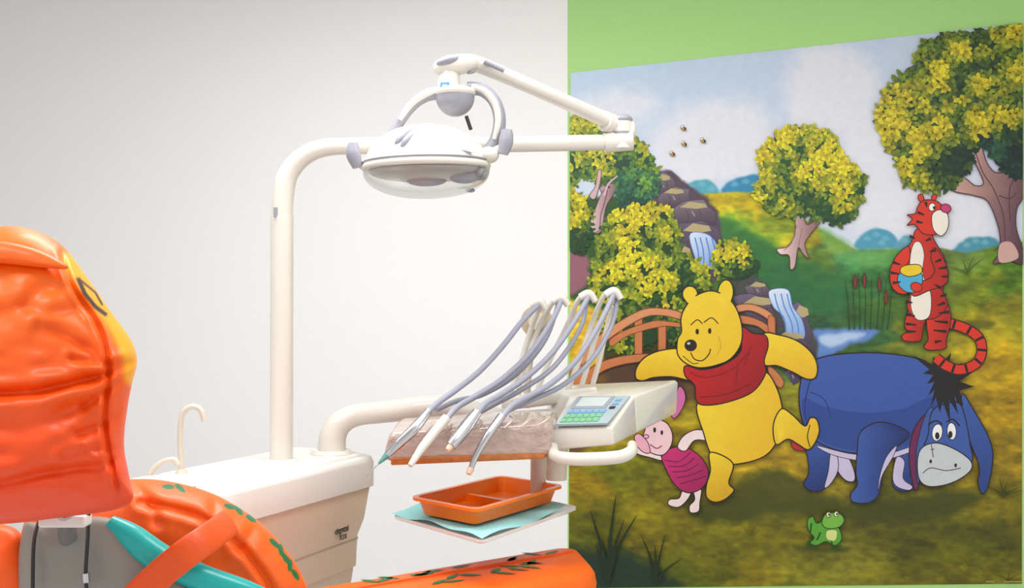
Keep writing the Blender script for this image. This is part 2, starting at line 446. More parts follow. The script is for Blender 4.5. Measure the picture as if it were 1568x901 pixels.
# rocks + waterfalls
RK=(132,118,128);RT=(186,170,124);RD=(74,60,78)
def rock(pts,c=RK):
    ys=min(p[1] for p in pts);xs=sum(p[0] for p in pts)/len(pts);w=max(p[0] for p in pts)-min(p[0] for p in pts)
    h=max(p[1] for p in pts)-ys
    rg=random.Random(int(xs*7+ys))
    pp=[]
    for i in range(len(pts)):
        a=pts[i];b=pts[(i+1)%len(pts)]
        pp.append(a);pp.append(((a[0]+b[0])/2+rg.uniform(-3,3),(a[1]+b[1])/2+rg.uniform(-2.5,2.5)))
    S(pp,c,1.2,RD,grad=((xs,ys),(xs+5,ys+h),RD),smooth=False)
    S([(xs-w*.32,ys+h*.30),(xs-w*.1,ys+h*.08),(xs+w*.25,ys+h*.16),(xs+w*.3,ys+h*.3),(xs+w*.05,ys+h*.36)],RT,0,smooth=False)
    Ln([(xs-w*.2,ys+h*.4),(xs-w*.12,ys+h*.6),(xs-w*.16,ys+h*.85)],1.2,RD);Ln([(xs+w*.12,ys+h*.38),(xs+w*.18,ys+h*.7)],1.2,RD)
    Ln([(xs-w*.05,ys+h*.45),(xs+w*.02,ys+h*.65)],2,(158,140,150))
rock([(1003,275),(1015,264),(1030,272),(1034,290),(1015,300),(1000,295)])
rock([(1010,298),(1035,286),(1056,290),(1058,308),(1030,318),(1008,314)])
rock([(1028,322),(1050,308),(1078,306),(1095,325),(1096,345),(1060,345),(1032,340)])
rock([(1040,342),(1075,338),(1100,350),(1104,372),(1090,362),(1058,362),(1044,390),(1034,370)],(104,90,116))
rock([(1036,380),(1052,372),(1062,400),(1060,425),(1040,430)],(96,82,110))
rock([(1098,380),(1112,372),(1130,385),(1135,400),(1105,410)])
S([(1056,360),(1080,358),(1096,372),(1100,400),(1100,416),(1084,412),(1076,424),(1066,400)],(214,230,250),1,(90,120,190),grad=((1060,360),(1100,415),(120,160,226)))
for x in(1064,1072,1081,1090): Ln([(x,364),(x+5,385),(x+6,410)],2.0,(90,134,214))
rock([(1140,440),(1158,430),(1176,440),(1180,455),(1150,458)])
rock([(1120,455),(1150,450),(1180,458),(1186,480),(1200,500),(1170,500),(1140,480)],(112,98,124))
rock([(1208,470),(1222,462),(1234,478),(1244,510),(1236,530),(1222,505)],(112,100,130))
S([(1178,446),(1206,444),(1214,470),(1228,490),(1232,516),(1216,524),(1204,510),(1200,486),(1184,470)],(220,234,252),1,(90,120,190),grad=((1190,446),(1222,520),(130,170,230)))
for x in(1186,1196,1205): Ln([(x,450),(x+5,470),(x+16,495),(x+18,515)],2.0,(96,140,216))
rock([(1175,505),(1200,515),(1230,520),(1245,535),(1225,548),(1185,540)],(104,92,124))
rock([(1200,570),(1215,560),(1228,575),(1215,590)],(106,96,140))
# left tree
S([(905,352),(912,330),(922,300),(910,275),(900,262),(908,258),(922,272),(927,262),(932,262),(932,280),(945,282),(938,300),(928,318),(922,350),(914,358)],(226,196,196),1.2,(96,60,70),grad=((905,300),(940,300),(150,110,120)))
foliage([(872,190),(890,180),(930,190),(975,215),(1000,245),(1004,275),(985,290),(950,275),(925,282),(895,270),(874,285),(870,240)],420,5.0,(206,196,40),(86,130,40),(14,74,60),(20,70,44),seed=3,bias=.05)
S([(903,345),(912,320),(922,296),(930,290),(926,310),(920,330),(918,352),(908,356)],(226,196,196),1.1,(96,60,70),grad=((905,300),(935,300),(160,120,130)))
S([(903,300),(912,285),(916,262),(921,263),(918,285),(911,305)],(214,180,184),1,(96,60,70)); Ln([(925,300),(932,282),(946,270)],4,(214,180,184),2)
foliage([(946,278),(965,262),(1000,268),(1004,290),(985,312),(955,318)],110,5,(110,160,60),(46,110,76),(16,74,62),(22,74,52),seed=31,bias=.15)
foliage([(872,300),(892,305),(904,335),(902,365),(872,370)],110,5,YL,MD,DK,BS,seed=32)
foliage([(940,330),(975,318),(1010,318),(1035,345),(1042,385),(1070,405),(1085,430),(1060,445),(1000,448),(960,470),(920,460),(905,425),(915,380),(925,350)],640,5.4,(228,208,36),(134,154,32),DK,BS,seed=4,bias=-.06)
foliage([(1095,385),(1120,370),(1145,385),(1158,410),(1140,425),(1100,420)],120,4.8,(226,206,36),(134,154,32),DK,BS,seed=5)
foliage([(872,340),(890,345),(900,370),(890,385),(872,380)],60,4.6,YL,MD,DK,BS,seed=6)
foliage([(920,485),(960,470),(1040,460),(1048,480),(1040,520),(1010,520),(960,540),(925,520)],240,5.0,(216,196,36),(104,134,28),(20,64,22),(24,60,20),seed=7,bias=.05)
# bridge
BR=(206,124,74);BD=(120,62,36)
for x,y0,y1 in((978,486,542),(1014,500,538)): S([(x-6,y0),(x+6,y0),(x+6,y1),(x-6,y1)],BR,1.4,BD,smooth=False)
S([(880,556),(905,525),(940,498),(985,474),(1020,473),(1046,480),(1046,490),(1018,484),(988,486),(946,510),(912,538),(890,562)],(220,148,98),1.6,BD)
S([(935,520),(960,505),(1000,492),(1020,492),(1046,496),(1046,502),(1015,500),(965,513),(938,530)],BR,1.2,BD)
S([(884,588),(910,560),(950,546),(1000,542),(1046,548),(1046,560),(1000,554),(955,558),(918,572),(892,600)],BR,1.4,BD)
S([(874,566),(890,556),(892,600),(876,610)],BR,1.2,BD)
S([(1128,468),(1150,466),(1172,474),(1186,486),(1186,498),(1168,484),(1148,476),(1128,478)],(220,148,98),1.4,BD)
S([(1130,484),(1150,486),(1172,496),(1184,510),(1180,516),(1160,500),(1130,494)],BR,1.2,BD)
S([(1176,486),(1186,488),(1186,520),(1178,518)],BR,1.2,BD)
S([(1176,560),(1190,570),(1200,585),(1194,594),(1180,580)],BR,1.2,BD)
# mid tree
S([(1190,382),(1205,378),(1217,360),(1218,335),(1228,330),(1236,345),(1252,335),(1256,340),(1240,360),(1232,375),(1238,395),(1230,390),(1222,380),(1217,408),(1210,412),(1208,392),(1195,390)],(236,208,206),1.3,(96,60,60),grad=((1195,370),(1245,370),(150,108,110)))
Ln([(1220,345),(1212,372),(1200,384)],1.2,(150,110,110));Ln([(1228,350),(1222,380)],1.2,(150,110,110))
foliage([(1163,240),(1185,212),(1210,197),(1245,198),(1275,210),(1290,240),(1310,258),(1323,285),(1312,320),(1290,345),(1262,338),(1235,330),(1200,330),(1172,318),(1158,290),(1168,265)],820,5.2,(230,210,40),(142,156,36),(24,74,38),(34,80,28),seed=8,bias=-.08)
# right tree
S([(1472,272),(1492,285),(1505,280),(1490,245),(1486,225),(1500,222),(1510,250),(1524,265),(1548,262),(1566,255),(1566,300),(1556,320),(1555,350),(1566,385),(1566,405),(1545,400),(1520,404),(1530,385),(1528,350),(1512,310),(1490,300),(1458,292)],(190,146,138),1.6,(70,40,50),grad=((1480,300),(1566,320),(96,64,76)))
for l in([(1492,232),(1504,265),(1520,290),(1535,330),(1538,380)],[(1560,265),(1545,290),(1546,340)],[(1528,300),(1545,305),(1555,296)],[(1520,385),(1534,378),(1552,390)]): Ln(l,1.6,(84,52,60))
S([(1530,375),(1548,372),(1558,395),(1530,402)],(214,170,160),0)
foliage([(1420,66),(1450,56),(1480,52),(1530,46),(1563,42),(1575,150),(1572,262),(1545,266),(1525,232),(1500,224),(1485,240),(1478,266),(1450,288),(1420,292),(1385,275),(1370,240),(1352,210),(1345,180),(1355,150),(1372,125),(1400,105),(1408,80)],1650,6.2,(208,190,34),(98,122,28),(16,48,36),(28,58,22),seed=9,bias=.02)
foliage([(1500,215),(1540,225),(1566,230),(1572,262),(1545,266),(1520,240)],120,6,(60,110,60),(24,70,54),(12,40,40),(16,46,36),seed=10,bias=.3)
# bees
for x,y in((1047,198),(1048,222),(1030,237),(1077,217)):
    E(x,y,4,2.6,(226,160,40),.8,20); E(x-2,y-3,3,1.5,(250,250,240),.6,-40); E(x+2,y,1.2,2.4,K,0)
# cattails and reeds
for i,x in enumerate((1300,1308,1316,1324,1332,1342,1350,1358)):
    Ln([(x,505),(x-2+i,465),(x-6+i*2,430-(i%3)*6)],2.2,(44,66,24),.8)
for x,y in((1309,420),(1323,418),(1346,424),(1356,444)): E(x,y+12,2.6,11,(126,50,40),.8)
def blades(x,y,l,col,w=5):
    for dx,h in l:
        Ln([(x,y),(x+dx*.35,y-h*.5),(x+dx,y-h)],w,col,.6)
blades(930,892,[(-26,112),(-8,70),(14,136),(26,96),(46,104),(8,60),(-18,60)],(26,44,24),9)
blades(1005,892,[(-22,72),(-2,60),(14,74),(40,38),(-12,40)],(30,44,20),6)
blades(1150,820,[(-16,16),(-4,20),(8,18),(18,10)],(96,100,10),2)
blades(1535,760,[(-24,16),(-6,28),(6,22),(24,14),(28,10)],(50,66,10),3)
blades(1480,420,[(-30,12),(-8,22),(10,26),(26,24)],(60,90,20),2.5)
blades(1540,440,[(-10,10),(4,12),(16,8)],(70,96,20),2)
blades(1542,888,[(-22,10),(2,14),(18,10)],(60,70,16),2)
blades(1500,470,[(-14,8),(4,10),(20,6)],(90,100,20),2)
# ---- donkey
EB=(60,92,170);ED=(32,52,116);EL=(92,130,204);LV=(206,196,226)
S([(1212,672),(1222,672),(1236,682),(1230,690),(1214,686)],(190,40,50),1.2)
S([(1275,690),(1292,690),(1306,716),(1308,735),(1296,736),(1284,724),(1272,700)],LV,1.6)
S([(1395,680),(1404,700),(1402,735),(1398,748),(1380,752),(1366,742),(1368,715),(1372,690)],EB,1.6,grad=((1366,700),(1404,720),ED))
S([(1372,700),(1366,730),(1372,744),(1390,750),(1396,744),(1382,732),(1384,706)],LV,1)
S([(1231,664),(1236,700),(1238,724),(1230,742),(1246,752),(1262,748),(1272,730),(1280,700),(1286,684)],EB,1.8,grad=((1240,670),(1265,745),ED))
S([(1272,690),(1282,700),(1282,722),(1270,742),(1262,745),(1268,720)],LV,1.2)
S([(1250,550),(1290,542),(1350,541),(1405,550),(1446,574),(1464,610),(1452,655),(1405,682),(1340,694),(1285,690),(1243,670),(1226,635),(1224,595),(1233,563)],EB,2,grad=((1330,545),(1340,690),(54,84,164)))
S([(1230,610),(1262,622),(1320,632),(1380,626),(1426,608),(1444,630),(1440,655),(1400,678),(1340,690),(1285,686),(1244,666),(1230,640)],(44,72,148),0)
S([(1250,682),(1300,694),(1350,696),(1400,682),(1398,690),(1340,706),(1280,698)],LV,1)
S([(1318,660),(1312,690),(1310,722),(1312,742),(1302,756),(1306,768),(1330,769),(1346,754),(1352,720),(1366,690),(1392,664),(1350,646)],EB,1.8,grad=((1312,700),(1370,700),ED))
S([(1350,728),(1366,700),(1372,682),(1356,700),(1346,730),(1344,752)],LV,1)
Ln([(1252,560),(1238,590),(1232,630),(1242,664)],2,ED);Ln([(1240,600),(1262,612),(1272,640)],1.6,ED)
# ears + head
S([(1472,602),(1492,632),(1512,668),(1519,700),(1512,742),(1503,756),(1496,738),(1498,714),(1484,676),(1474,640)],EB,1.8,grad=((1480,620),(1512,740),(44,70,140)))
S([(1430,628),(1410,640),(1396,664),(1391,700),(1396,738),(1403,750),(1412,716),(1424,680),(1436,650)],(110,34,84),1.8)
S([(1426,624),(1414,640),(1402,690),(1404,740),(1412,716),(1424,680),(1440,648)],EB,1.4)
S([(1426,630),(1446,618),(1468,618),(1478,645),(1484,680),(1486,708),(1450,720),(1412,700),(1420,665)],EB,1.8)
S([(1404,702),(1412,684),(1434,678),(1462,688),(1484,704),(1486,718),(1470,732),(1446,742),(1420,744),(1406,732)],(206,210,216),1.8)
E(1434,662,8,13,(248,248,248),1.3,8);E(1456,660,7,13,(248,248,248),1.3,-4);E(1434,667,3.4,5.5,K,0);E(1454,665,3.2,5.5,K,0)
Ln([(1420,650),(1432,644),(1442,650)],2.4);Ln([(1448,646),(1458,642),(1468,652)],2.4)
E(1424,706,2,3,K,0);E(1462,712,2,3,K,0);Ln([(1412,724),(1424,716),(1448,720),(1470,716)],1.2)
Ln([(1425,680),(1428,700)],1.2);Ln([(1424,688),(1430,687)],1)
S([(1396,544),(1416,552),(1426,560),(1428,546),(1438,560),(1455,540),(1452,562),(1472,556),(1462,572),(1488,570),(1468,584),(1490,592),(1468,598),(1474,622),(1460,606),(1466,634),(1452,612),(1454,648),(1442,614),(1438,632),(1432,608),(1424,622),(1430,596),(1420,606),(1430,584),(1418,588),(1428,574),(1412,572),(1422,566)],(26,22,26),0,smooth=False)
# ---- tiger
TR=(222,52,30);TO=(176,30,22);TK=(34,20,22)
tail=[(1448,494),(1474,502),(1496,516),(1502,536),(1494,556),(1470,566),(1448,560),(1432,548)]
Ln(tail,17,TK);Ln(tail,13.5,TR)
tq=catmull(tail,6)
for i in range(3,len(tq)-1,5):
    a=tq[i];b=tq[i+1];n_=np.array([-(b-a)[1],(b-a)[0]]);n_=n_/np.hypot(*n_)*6.5
    LAY[0]+=3e-5;ribbon(np.array([a-n_,a+n_]),4,4,TK)
def TG(dx): return ((1384+dx,430),(1450+dx,440),TO)
S([(1398,460),(1388,480),(1384,498),(1388,508),(1380,514),(1384,522),(1408,522),(1412,505),(1416,480)],TR,1.5,grad=((1384,490),(1414,495),TO))
S([(1418,470),(1418,500),(1420,520),(1414,530),(1420,536),(1446,534),(1448,520),(1455,490),(1450,465),(1436,448)],TR,1.5,grad=((1418,490),(1454,495),TO))
S([(1402,352),(1420,350),(1430,370),(1446,398),(1448,425),(1442,445),(1450,468),(1430,488),(1400,486),(1388,470),(1392,446),(1378,420),(1380,390),(1394,372)],TR,1.5,grad=TG(0))
S([(1398,374),(1408,372),(1414,390),(1412,420),(1424,450),(1422,484),(1404,490),(1394,472),(1394,440),(1392,400)],(248,238,226),1)
S([(1390,378),(1372,392),(1362,415),(1364,438),(1376,450),(1390,448),(1384,432),(1382,415),(1392,398)],TR,1.5)
S([(1430,380),(1444,398),(1451,420),(1446,436),(1420,446),(1400,454),(1392,446),(1396,434),(1420,428),(1430,415),(1424,395)],TR,1.5,grad=TG(0))
S([(1376,420),(1392,414),(1410,420),(1410,436),(1398,448),(1384,446),(1374,434)],(80,176,220),1.3)
S([(1382,408),(1406,406),(1410,418),(1392,424),(1378,418)],(240,206,40),1.3)
E(1402,440,9,7,TR,1.2,20)
S([(1404,318),(1412,308),(1430,308),(1442,316),(1450,330),(1446,350),(1430,360),(1412,358),(1400,345),(1388,346),(1396,336),(1388,330),(1400,328)],TR,1.5)
E(1409,304,4.5,6,TR,1.2,-20);E(1429,303,4,5,TR,1.2,20)
S([(1426,330),(1438,322),(1450,330),(1450,350),(1440,362),(1428,352)],(248,238,226),1.2)
E(1447,320,8,6.5,(206,60,120),1.3,10);E(1426,318,5,6,(250,250,250),1,10);E(1429,319,1.8,2.6,K,0)
for l in([(1366,402),(1378,406)],[(1363,418),(1376,420)],[(1366,434),(1378,432)],[(1440,398),(1430,402)],[(1448,410),(1436,412)],[(1450,424),(1440,424)],[(1440,442),(1430,436)],
         [(1446,464),(1434,468)],[(1452,478),(1436,480)],[(1450,494),(1430,492)],[(1448,508),(1428,506)],[(1388,482),(1400,484)],[(1386,496),(1402,498)],[(1388,508),(1402,508)],[(1392,362),(1400,366)],[(1424,366),(1416,370)],[(1432,384),(1422,386)],[(1404,326),(1414,330)],[(1402,340),(1412,342)],[(1416,310),(1418,318)],[(1386,462),(1396,464)],[(1448,452),(1438,454)],[(1430,524),(1440,522)]):
    Ln(l,5,TK,1.6)
# ---- small pink animal
PK=(244,176,196);PP=(206,44,116)
S([(1040,592),(1048,598),(1050,612),(1044,628),(1034,640),(1028,634),(1034,612)],(214,110,170),1.4)
S([(1046,750),(1040,762),(1026,764),(1024,772),(1038,776),(1050,768),(1058,754)],(250,226,226),1.5)
S([(1062,748),(1064,764),(1056,774),(1058,784),(1070,782),(1072,768),(1074,748)],(250,226,226),1.5)
S([(1006,688),(990,686),(976,674),(968,682),(976,694),(996,700),(1014,704)],(250,226,226),1.5)
S([(1014,696),(1034,684),(1054,686),(1074,700),(1085,722),(1078,744),(1056,754),(1036,744),(1022,722)],PP,1.6,grad=((1020,700),(1085,740),(160,26,90)))
for k in range(5):
    Ln([(1018+k*6,704+k*9),(1040+k*6,706+k*7),(1058+k*6,692+k*9)],1.5,(110,16,70))
S([(1038,684),(1046,668),(1064,658),(1084,660),(1092,668),(1084,674),(1064,674),(1050,690)],(250,226,226),1.5)
S([(986,664),(992,650),(1006,642),(1022,648),(1030,664),(1028,682),(1016,696),(1000,694),(990,686),(980,680)],(248,206,214),1.6)
S([(972,668),(980,664),(992,676),(996,692),(986,692),(976,682)],PK,1.3)
E(1003,658,2.2,4,K,0);E(1014,662,2,3.6,K,0);E(990,668,4,3,PK,1.2);Ln([(996,680),(1006,686),(1014,682)],1.6,(150,20,60));Ln([(998,650),(1004,646)],1.4)
# ---- bear
BY=(246,210,48);BO=(216,160,30);RD_=(188,24,28)
S([(1048,536),(1016,536),(990,546),(976,562),(974,578),(984,583),(1002,578),(1030,577),(1062,582),(1066,560)],BY,2,grad=((1010,540),(1010,582),(232,184,34)))
S([(1068,618),(1110,612),(1150,596),(1172,570),(1190,596),(1198,630),(1195,662),(1178,692),(1150,706),(1112,710),(1090,696),(1078,664)],BY,2,grad=((1090,640),(1196,680),(234,184,34)))
S([(1088,692),(1088,720),(1082,742),(1082,760),(1094,768),(1110,764),(1124,750),(1116,738),(1122,708)],BY,2,grad=((1090,700),(1118,760),(220,170,28)))
S([(1196,626),(1212,634),(1232,652),(1240,640),(1250,642),(1254,660),(1246,680),(1236,688),(1222,680),(1206,672),(1188,680),(1184,650)],BY,2,grad=((1200,630),(1240,688),(228,178,28)))
S([(1190,655),(1196,640),(1200,660),(1194,676)],BY,0)
Ln([(1240,650),(1236,668),(1240,684)],1.6)
S([(1168,513),(1192,513),(1220,522),(1242,540),(1251,560),(1248,578),(1234,580),(1214,570),(1190,560),(1168,556)],BY,2,grad=((1200,515),(1210,575),(234,184,34)))
S([(1050,560),(1076,566),(1108,558),(1134,538),(1136,502),(1152,510),(1172,514),(1176,530),(1170,552),(1172,572),(1152,600),(1112,616),(1078,620),(1066,612),(1064,590),(1050,576)],RD_,2,grad=((1090,560),(1150,600),(156,14,22)))
for l in([(1056,570),(1082,578),(1120,566),(1146,540)],[(1130,560),(1126,590)],[(1150,530),(1140,560)],[(1072,608),(1110,604),(1150,588)]): Ln(l,1.3,(110,10,20))
E(1057,451,11.5,12.5,BY,2,-10);E(1111,449,12,20,BY,2,5)
S([(1048,474),(1062,456),(1086,446),(1108,452),(1126,470),(1136,500),(1134,528),(1118,550),(1094,560),(1070,563),(1050,556),(1038,542),(1038,520),(1044,508),(1043,490)],BY,2,grad=((1060,460),(1110,560),(238,194,38)))
E(1111,456,9,14,BY,0,5);E(1058,457,8,8,BY,0)
E(1058,529,9.5,9,K,0);E(1055,526,2.5,2,(200,200,200),0)
E(1068,508,2.6,4.4,K,0);E(1087,507,2.6,4.4,K,0)
Ln([(1058,498),(1068,490),(1076,496)],1.6);Ln([(1078,494),(1090,487),(1100,496)],1.6)
Ln([(1058,540),(1064,550),(1076,552),(1086,542),(1088,534)],1.7);Ln([(1046,545),(1060,556),(1070,556)],1.2)
Ln([(1100,515),(1104,530),(1098,544)],1.2,BO)
# ---- frog
FG=(90,166,50)
S([(1238,812),(1236,796),(1244,790),(1250,800),(1262,796),(1274,800),(1284,808),(1288,824),(1278,834),(1264,828),(1250,834),(1240,830),(1246,822)],FG,1.4,(16,60,20))
S([(1258,800),(1262,788),(1272,784),(1286,786),(1292,796),(1284,806),(1266,808)],(120,186,70),1.4,(16,60,20))
E(1268,787,3.5,4,(240,240,200),1);E(1280,786,3.5,4,(240,240,200),1);E(1269,787,1.4,2,K,0);E(1281,786,1.4,2,K,0)
for l in([(1244,824),(1236,832),(1246,834)],[(1272,826),(1276,836),(1288,834)],[(1256,814),(1250,826)],[(1242,800),(1240,816)]): Ln(l,2.6,(20,80,24))
S([(1266,812),(1280,812),(1278,826),(1266,824)],(220,226,140),0)
Ln([(1508,889),(1520,889)],1.2,(190,170,120));Ln([(1535,889),(1562,889)],1.2,(190,170,120))
mural=mk('wall_mural',mv,mf,M_mural,None,smooth=False,cols=np.array(mc)*.955)
# ---------------------------------------------------------------- dental cabinet
CT=.877
cab=empty('dental_unit_cabinet',P(480,900,3.0).to_2d().to_3d())
FR_=G(583,695,CT);FL_=G(340,752,CT);BL_=G(200,735,CT)
e1=FR_-FL_;e2=BL_-FL_
loft_rr('cabinet_shell',FL_,e1,e2,[(.02,CT-.10),(.0,CT-.095),(0,CT-.02),(.006,CT-.006),(.02,CT)],.06,M_cab,cab)
loft_rr('cabinet_raised_rim',FL_+e1*.06+e2*.06,e1*.88,e2*.88,[(0,CT-.002),(.004,CT+.006),(.012,CT+.009)],.05,M_cab,cab)
loft_rr('cabinet_body',FL_,e1,e2,[(.052,CT-.345),(.048,CT-.35+.1),(.03,CT-.2),(.014,CT-.1)],.05,M_cabf,cab)
loft_rr('cabinet_lower_door',FL_,e1,e2,[(.075,.42),(.06,CT-.36),(.058,CT-.262)],.05,M_cabf,cab)
loft_rr('cabinet_seam',FL_,e1,e2,[(.0465,CT-.262),(.0458,CT-.258)],.05,M_beige,cab)
loft_rr('cabinet_pedestal',FL_+e1*.3+e2*.2,e1*.4,e2*.6,[(0,0),(0,.43)],.04,M_cream,cab)
def cabtext(txt,px,py,size):
    cu=bpy.data.curves.new(txt,'FONT');cu.body=txt;cu.size=size;cu.extrude=.0006;cu.align_x='CENTER'
    ob=bpy.data.objects.new('cabinet_lettering',cu);sc.collection.objects.link(ob);cu.materials.append(M_dgrey)
    X=e1.normalized();nn=Vector((X.y,-X.x,0))
    tz=.035
    cam=Vector((0,-D,CZ));dr=(P(px,py,1)-cam)
    O=FL_-nn*tz*1.0
    k=(O-cam).dot(nn)/dr.dot(nn); p=cam+dr*k+nn*.004
    Z=Vector((0,0,1))
    M=Matrix((( X.x,Z.x,nn.x,p.x),(X.y,Z.y,nn.y,p.y),(X.z,Z.z,nn.z,p.z),(0,0,0,1)))
    ob.parent=cab;ob.matrix_parent_inverse=Matrix.Translation(-cab.location);ob.matrix_basis=M
    return ob
cabtext('dental',522,816,.030);cabtext('fox',524,826,.032)
tube('cup_filler_spout',[P(278,730,2.84),P(276,670,2.84),P(279,636,2.84),P(293,623,2.84),P(307,628,2.84),P(313,645,2.84)],.0075,M_cream,cab)
tube('spout_base',[G(278,730,CT),G(278,730,CT)+UV*.02],[.02,.012],M_cream,cab,s=1)
tube('bowl_rinse_spout',[P(225,742,2.75),P(232,722,2.75),P(248,708,2.75),P(266,704,2.75),P(272,712,2.75)],.007,M_cream,cab)
ell('cuspidor_bowl',G(240,745,CT)+UV*.0,(.10,.10,.025),M_white,cab,lo=0,hi=.98)
# ---------------------------------------------------------------- lamp
lamp=empty('dental_operating_light',G(431,708,CT))
tube('pole_collar',[G(431,712,CT)+UV*.009,G(431,712,CT)+UV*.018],[.048,.040],M_white,lamp,n=28,s=1)
dp=(CZ-CT)*F/(712-480)
tube('pole_lower',[P(431,709,dp),P(432,332,dp)],.0335,M_white,lamp,n=28,s=1)
tube('pole_upper',[P(432,336,dp),P(434,300,dp),P(441,268,dp),P(462,242,dp),P(495,227,dp),P(545,224,dp+.02),P(680,223,dp+.08),P(800,221,dp+.14),P(935,218,dp+.2)],[.031,.031,.03,.028,.026,.0245,.0245,.0245,.0245],M_white,lamp,n=28)
tube('pole_latch',[P(422,318,dp-.03),P(422,332,dp-.03)],.006,M_grey,lamp,n=10,s=1)
dj=dp+.2
tube('elbow_lower',[P(925,219,dj),P(968,214,dj)],[.031,.034],M_white,lamp,n=24,s=1)
tube('elbow_pivot',[P(952,228,dj),P(952,182,dj)],.032,M_white,lamp,n=28,s=1)
ell('elbow_cap',P(952,184,dj),(.034,.034,.018),M_grey,lamp)
ell('elbow_end',P(968,200,dj),(.012,.03,.03),M_white,lamp)
tube('elbow_seam',[P(952,206,dj),P(952,203,dj)],.0335,M_grey,lamp,n=28,s=1)
dl=3.0
tube('spring_arm',[P(950,192,dj),P(915,178,dj-.03),P(820,136,dj-.16),P(735,100,dl+.03),P(715,96,dl)],[.028,.026,.024,.026,.026],M_white,lamp,n=24,flat=.9)
tube('spring_arm_slot',[P(772,108,dl+.0),P(742,94,dl-.0)],.008,M_grey,lamp,n=8,s=1)
tube('spring_arm_end',[P(926,186,dj-.02),P(938,190,dj)],.031,M_white,lamp,n=24,s=1)
ell('head_joint',P(698,100,dl),(.066,.04,.028),M_white,lamp,axes=((RV*.98-UV*-.15).normalized(),FV,(UV*.98-RV*.15).normalized()),pw=2.4)
ell('head_joint_cap',P(688,95,dl-.014),(.040,.035,.018),M_grey,lamp,axes=((RV*.97+UV*.25).normalized(),FV,(UV*.97-RV*.25).normalized()))
tube('joint_ring',[P(716,86,dl-.0),P(722,112,dl)],.012,M_grey,lamp,n=20,s=1)
tube('swivel_neck',[P(688,106,dl),P(687,148,dl)],[.030,.034],M_white,lamp,n=24,s=1)
box('badge',P(681,133,dl-.036),(.026,.006,.026),M_blue,lamp,.002)
box('badge_mark',P(681,133,dl-.040),(.012,.003,.012),M_white,lamp,.001)
ell('yoke_hub',P(697,148,dl),(.056,.05,.058),M_grey,lamp,lo=-.98,hi=.3)
ell('yoke_hub_top',P(697,142,dl),(.062,.055,.02),M_white,lamp)
tube('sensor_stick',[P(714,178,dl-.03),P(721,199,dl-.03)],.0055,M_dgrey,lamp,n=10,s=1)
tube('yoke_left',[P(676,142,dl),P(652,147,dl),P(630,163,dl),P(610,190,dl),P(594,218,dl),P(585,238,dl)],[.02,.018,.016,.015,.014,.012],M_grey,lamp,n=16)
tube('yoke_left_inlay',[P(672,140,dl-.012),P(650,146,dl-.012),P(630,160,dl-.012),P(612,184,dl-.012)],[.008,.01,.009,.007],M_white,lamp,n=12)
tube('yoke_right',[P(715,136,dl),P(738,138,dl),P(757,155,dl),P(765,182,dl),P(760,212,dl),P(742,236,dl)],[.02,.019,.018,.018,.018,.015],M_grey,lamp,n=16)
tube('yoke_right_inlay',[P(722,133,dl-.014),P(742,140,dl-.014),P(758,160,dl-.014),P(763,185,dl-.014),P(757,214,dl-.014)],[.008,.010,.010,.010,.007],M_white,lamp,n=12)
hc=P(653,259,dl)
tx=(RV+UV*.02).normalized();tz=(UV-RV*.02).normalized();ax=(tx,FV,tz)
ell('head_shell',hc+UV*.010,(.176,.14,.118),M_white,lamp,axes=ax,lo=0,hi=.999,pw=2.05,nu=56)
tube('head_rim',[hc+tx*.174*math.cos(a)+FV*.138*math.sin(a)+tz*.006 for a in np.linspace(0,2*math.pi,33)],.011,M_white,lamp,n=12,s=2)
tube('head_rim_groove',[hc+tx*.181*math.cos(a)+FV*.145*math.sin(a)+tz*.019 for a in np.linspace(0,2*math.pi,33)],.003,M_grey,lamp,n=8,s=2)
ell('reflector',hc-tz*.006,(.166,.128,.03),M_refl,lamp,axes=ax,lo=-.99,hi=.2)
ell('bulb_cover',hc-tz*.03,(.06,.05,.02),M_grey,lamp,axes=ax)
ell('bulb_clip',hc-tz*.028+tx*.11-FV*.03,(.045,.03,.02),M_grey,lamp,axes=ax)
ell('clear_shield',hc-tz*.004,(.182,.138,.080),M_glass,lamp,axes=ax,lo=-.999,hi=0,nu=56,pw=2.2)
tube('top_handle',[P(606,232,dl-.10),P(612,215,dl-.11),P(626,203,dl-.09),P(650,197,dl-.06),P(676,203,dl-.02)],.011,M_grey,lamp,n=14,flat=1)
tube('top_handle_band',[P(616,232,dl-.115),P(621,217,dl-.12),P(634,207,dl-.10),P(656,202,dl-.07)],.010,M_lgrey,lamp,n=14)
hull('head_accent',[P(652,207,dl-.085),P(690,207,dl-.08),P(728,236,dl-.10),P(690,226,dl-.12),P(690,212,dl-.03)],M_lgrey,lamp,.003)
tube('left_grip_bar',[P(562,258,dl),P(547,246,dl-.01)],.014,M_white,lamp,n=12,s=1)
tube('left_grip',[P(541,219,dl-.02),P(541,236,dl-.02),P(548,256,dl-.02)],[.012,.018,.013],M_grey,lamp,n=16,flat=1.2)
ell('right_hinge',P(748,238,dl-.02),(.03,.035,.024),M_white,lamp)
tube('right_grip_bar',[P(742,240,dl-.02),P(770,226,dl-.02)],.013,M_white,lamp,n=12,s=1)
tube('right_grip',[P(776,199,dl-.03),P(775,216,dl-.03),P(770,236,dl-.03)],[.013,.018,.013],M_grey,lamp,n=16,flat=1.2)
ell('shield_clip_right',P(736,266,dl-.03),(.02,.03,.02),M_grey,lamp)
ell('shield_latch',P(720,292,dl-.0),(.014,.012,.006),M_grey,lamp)
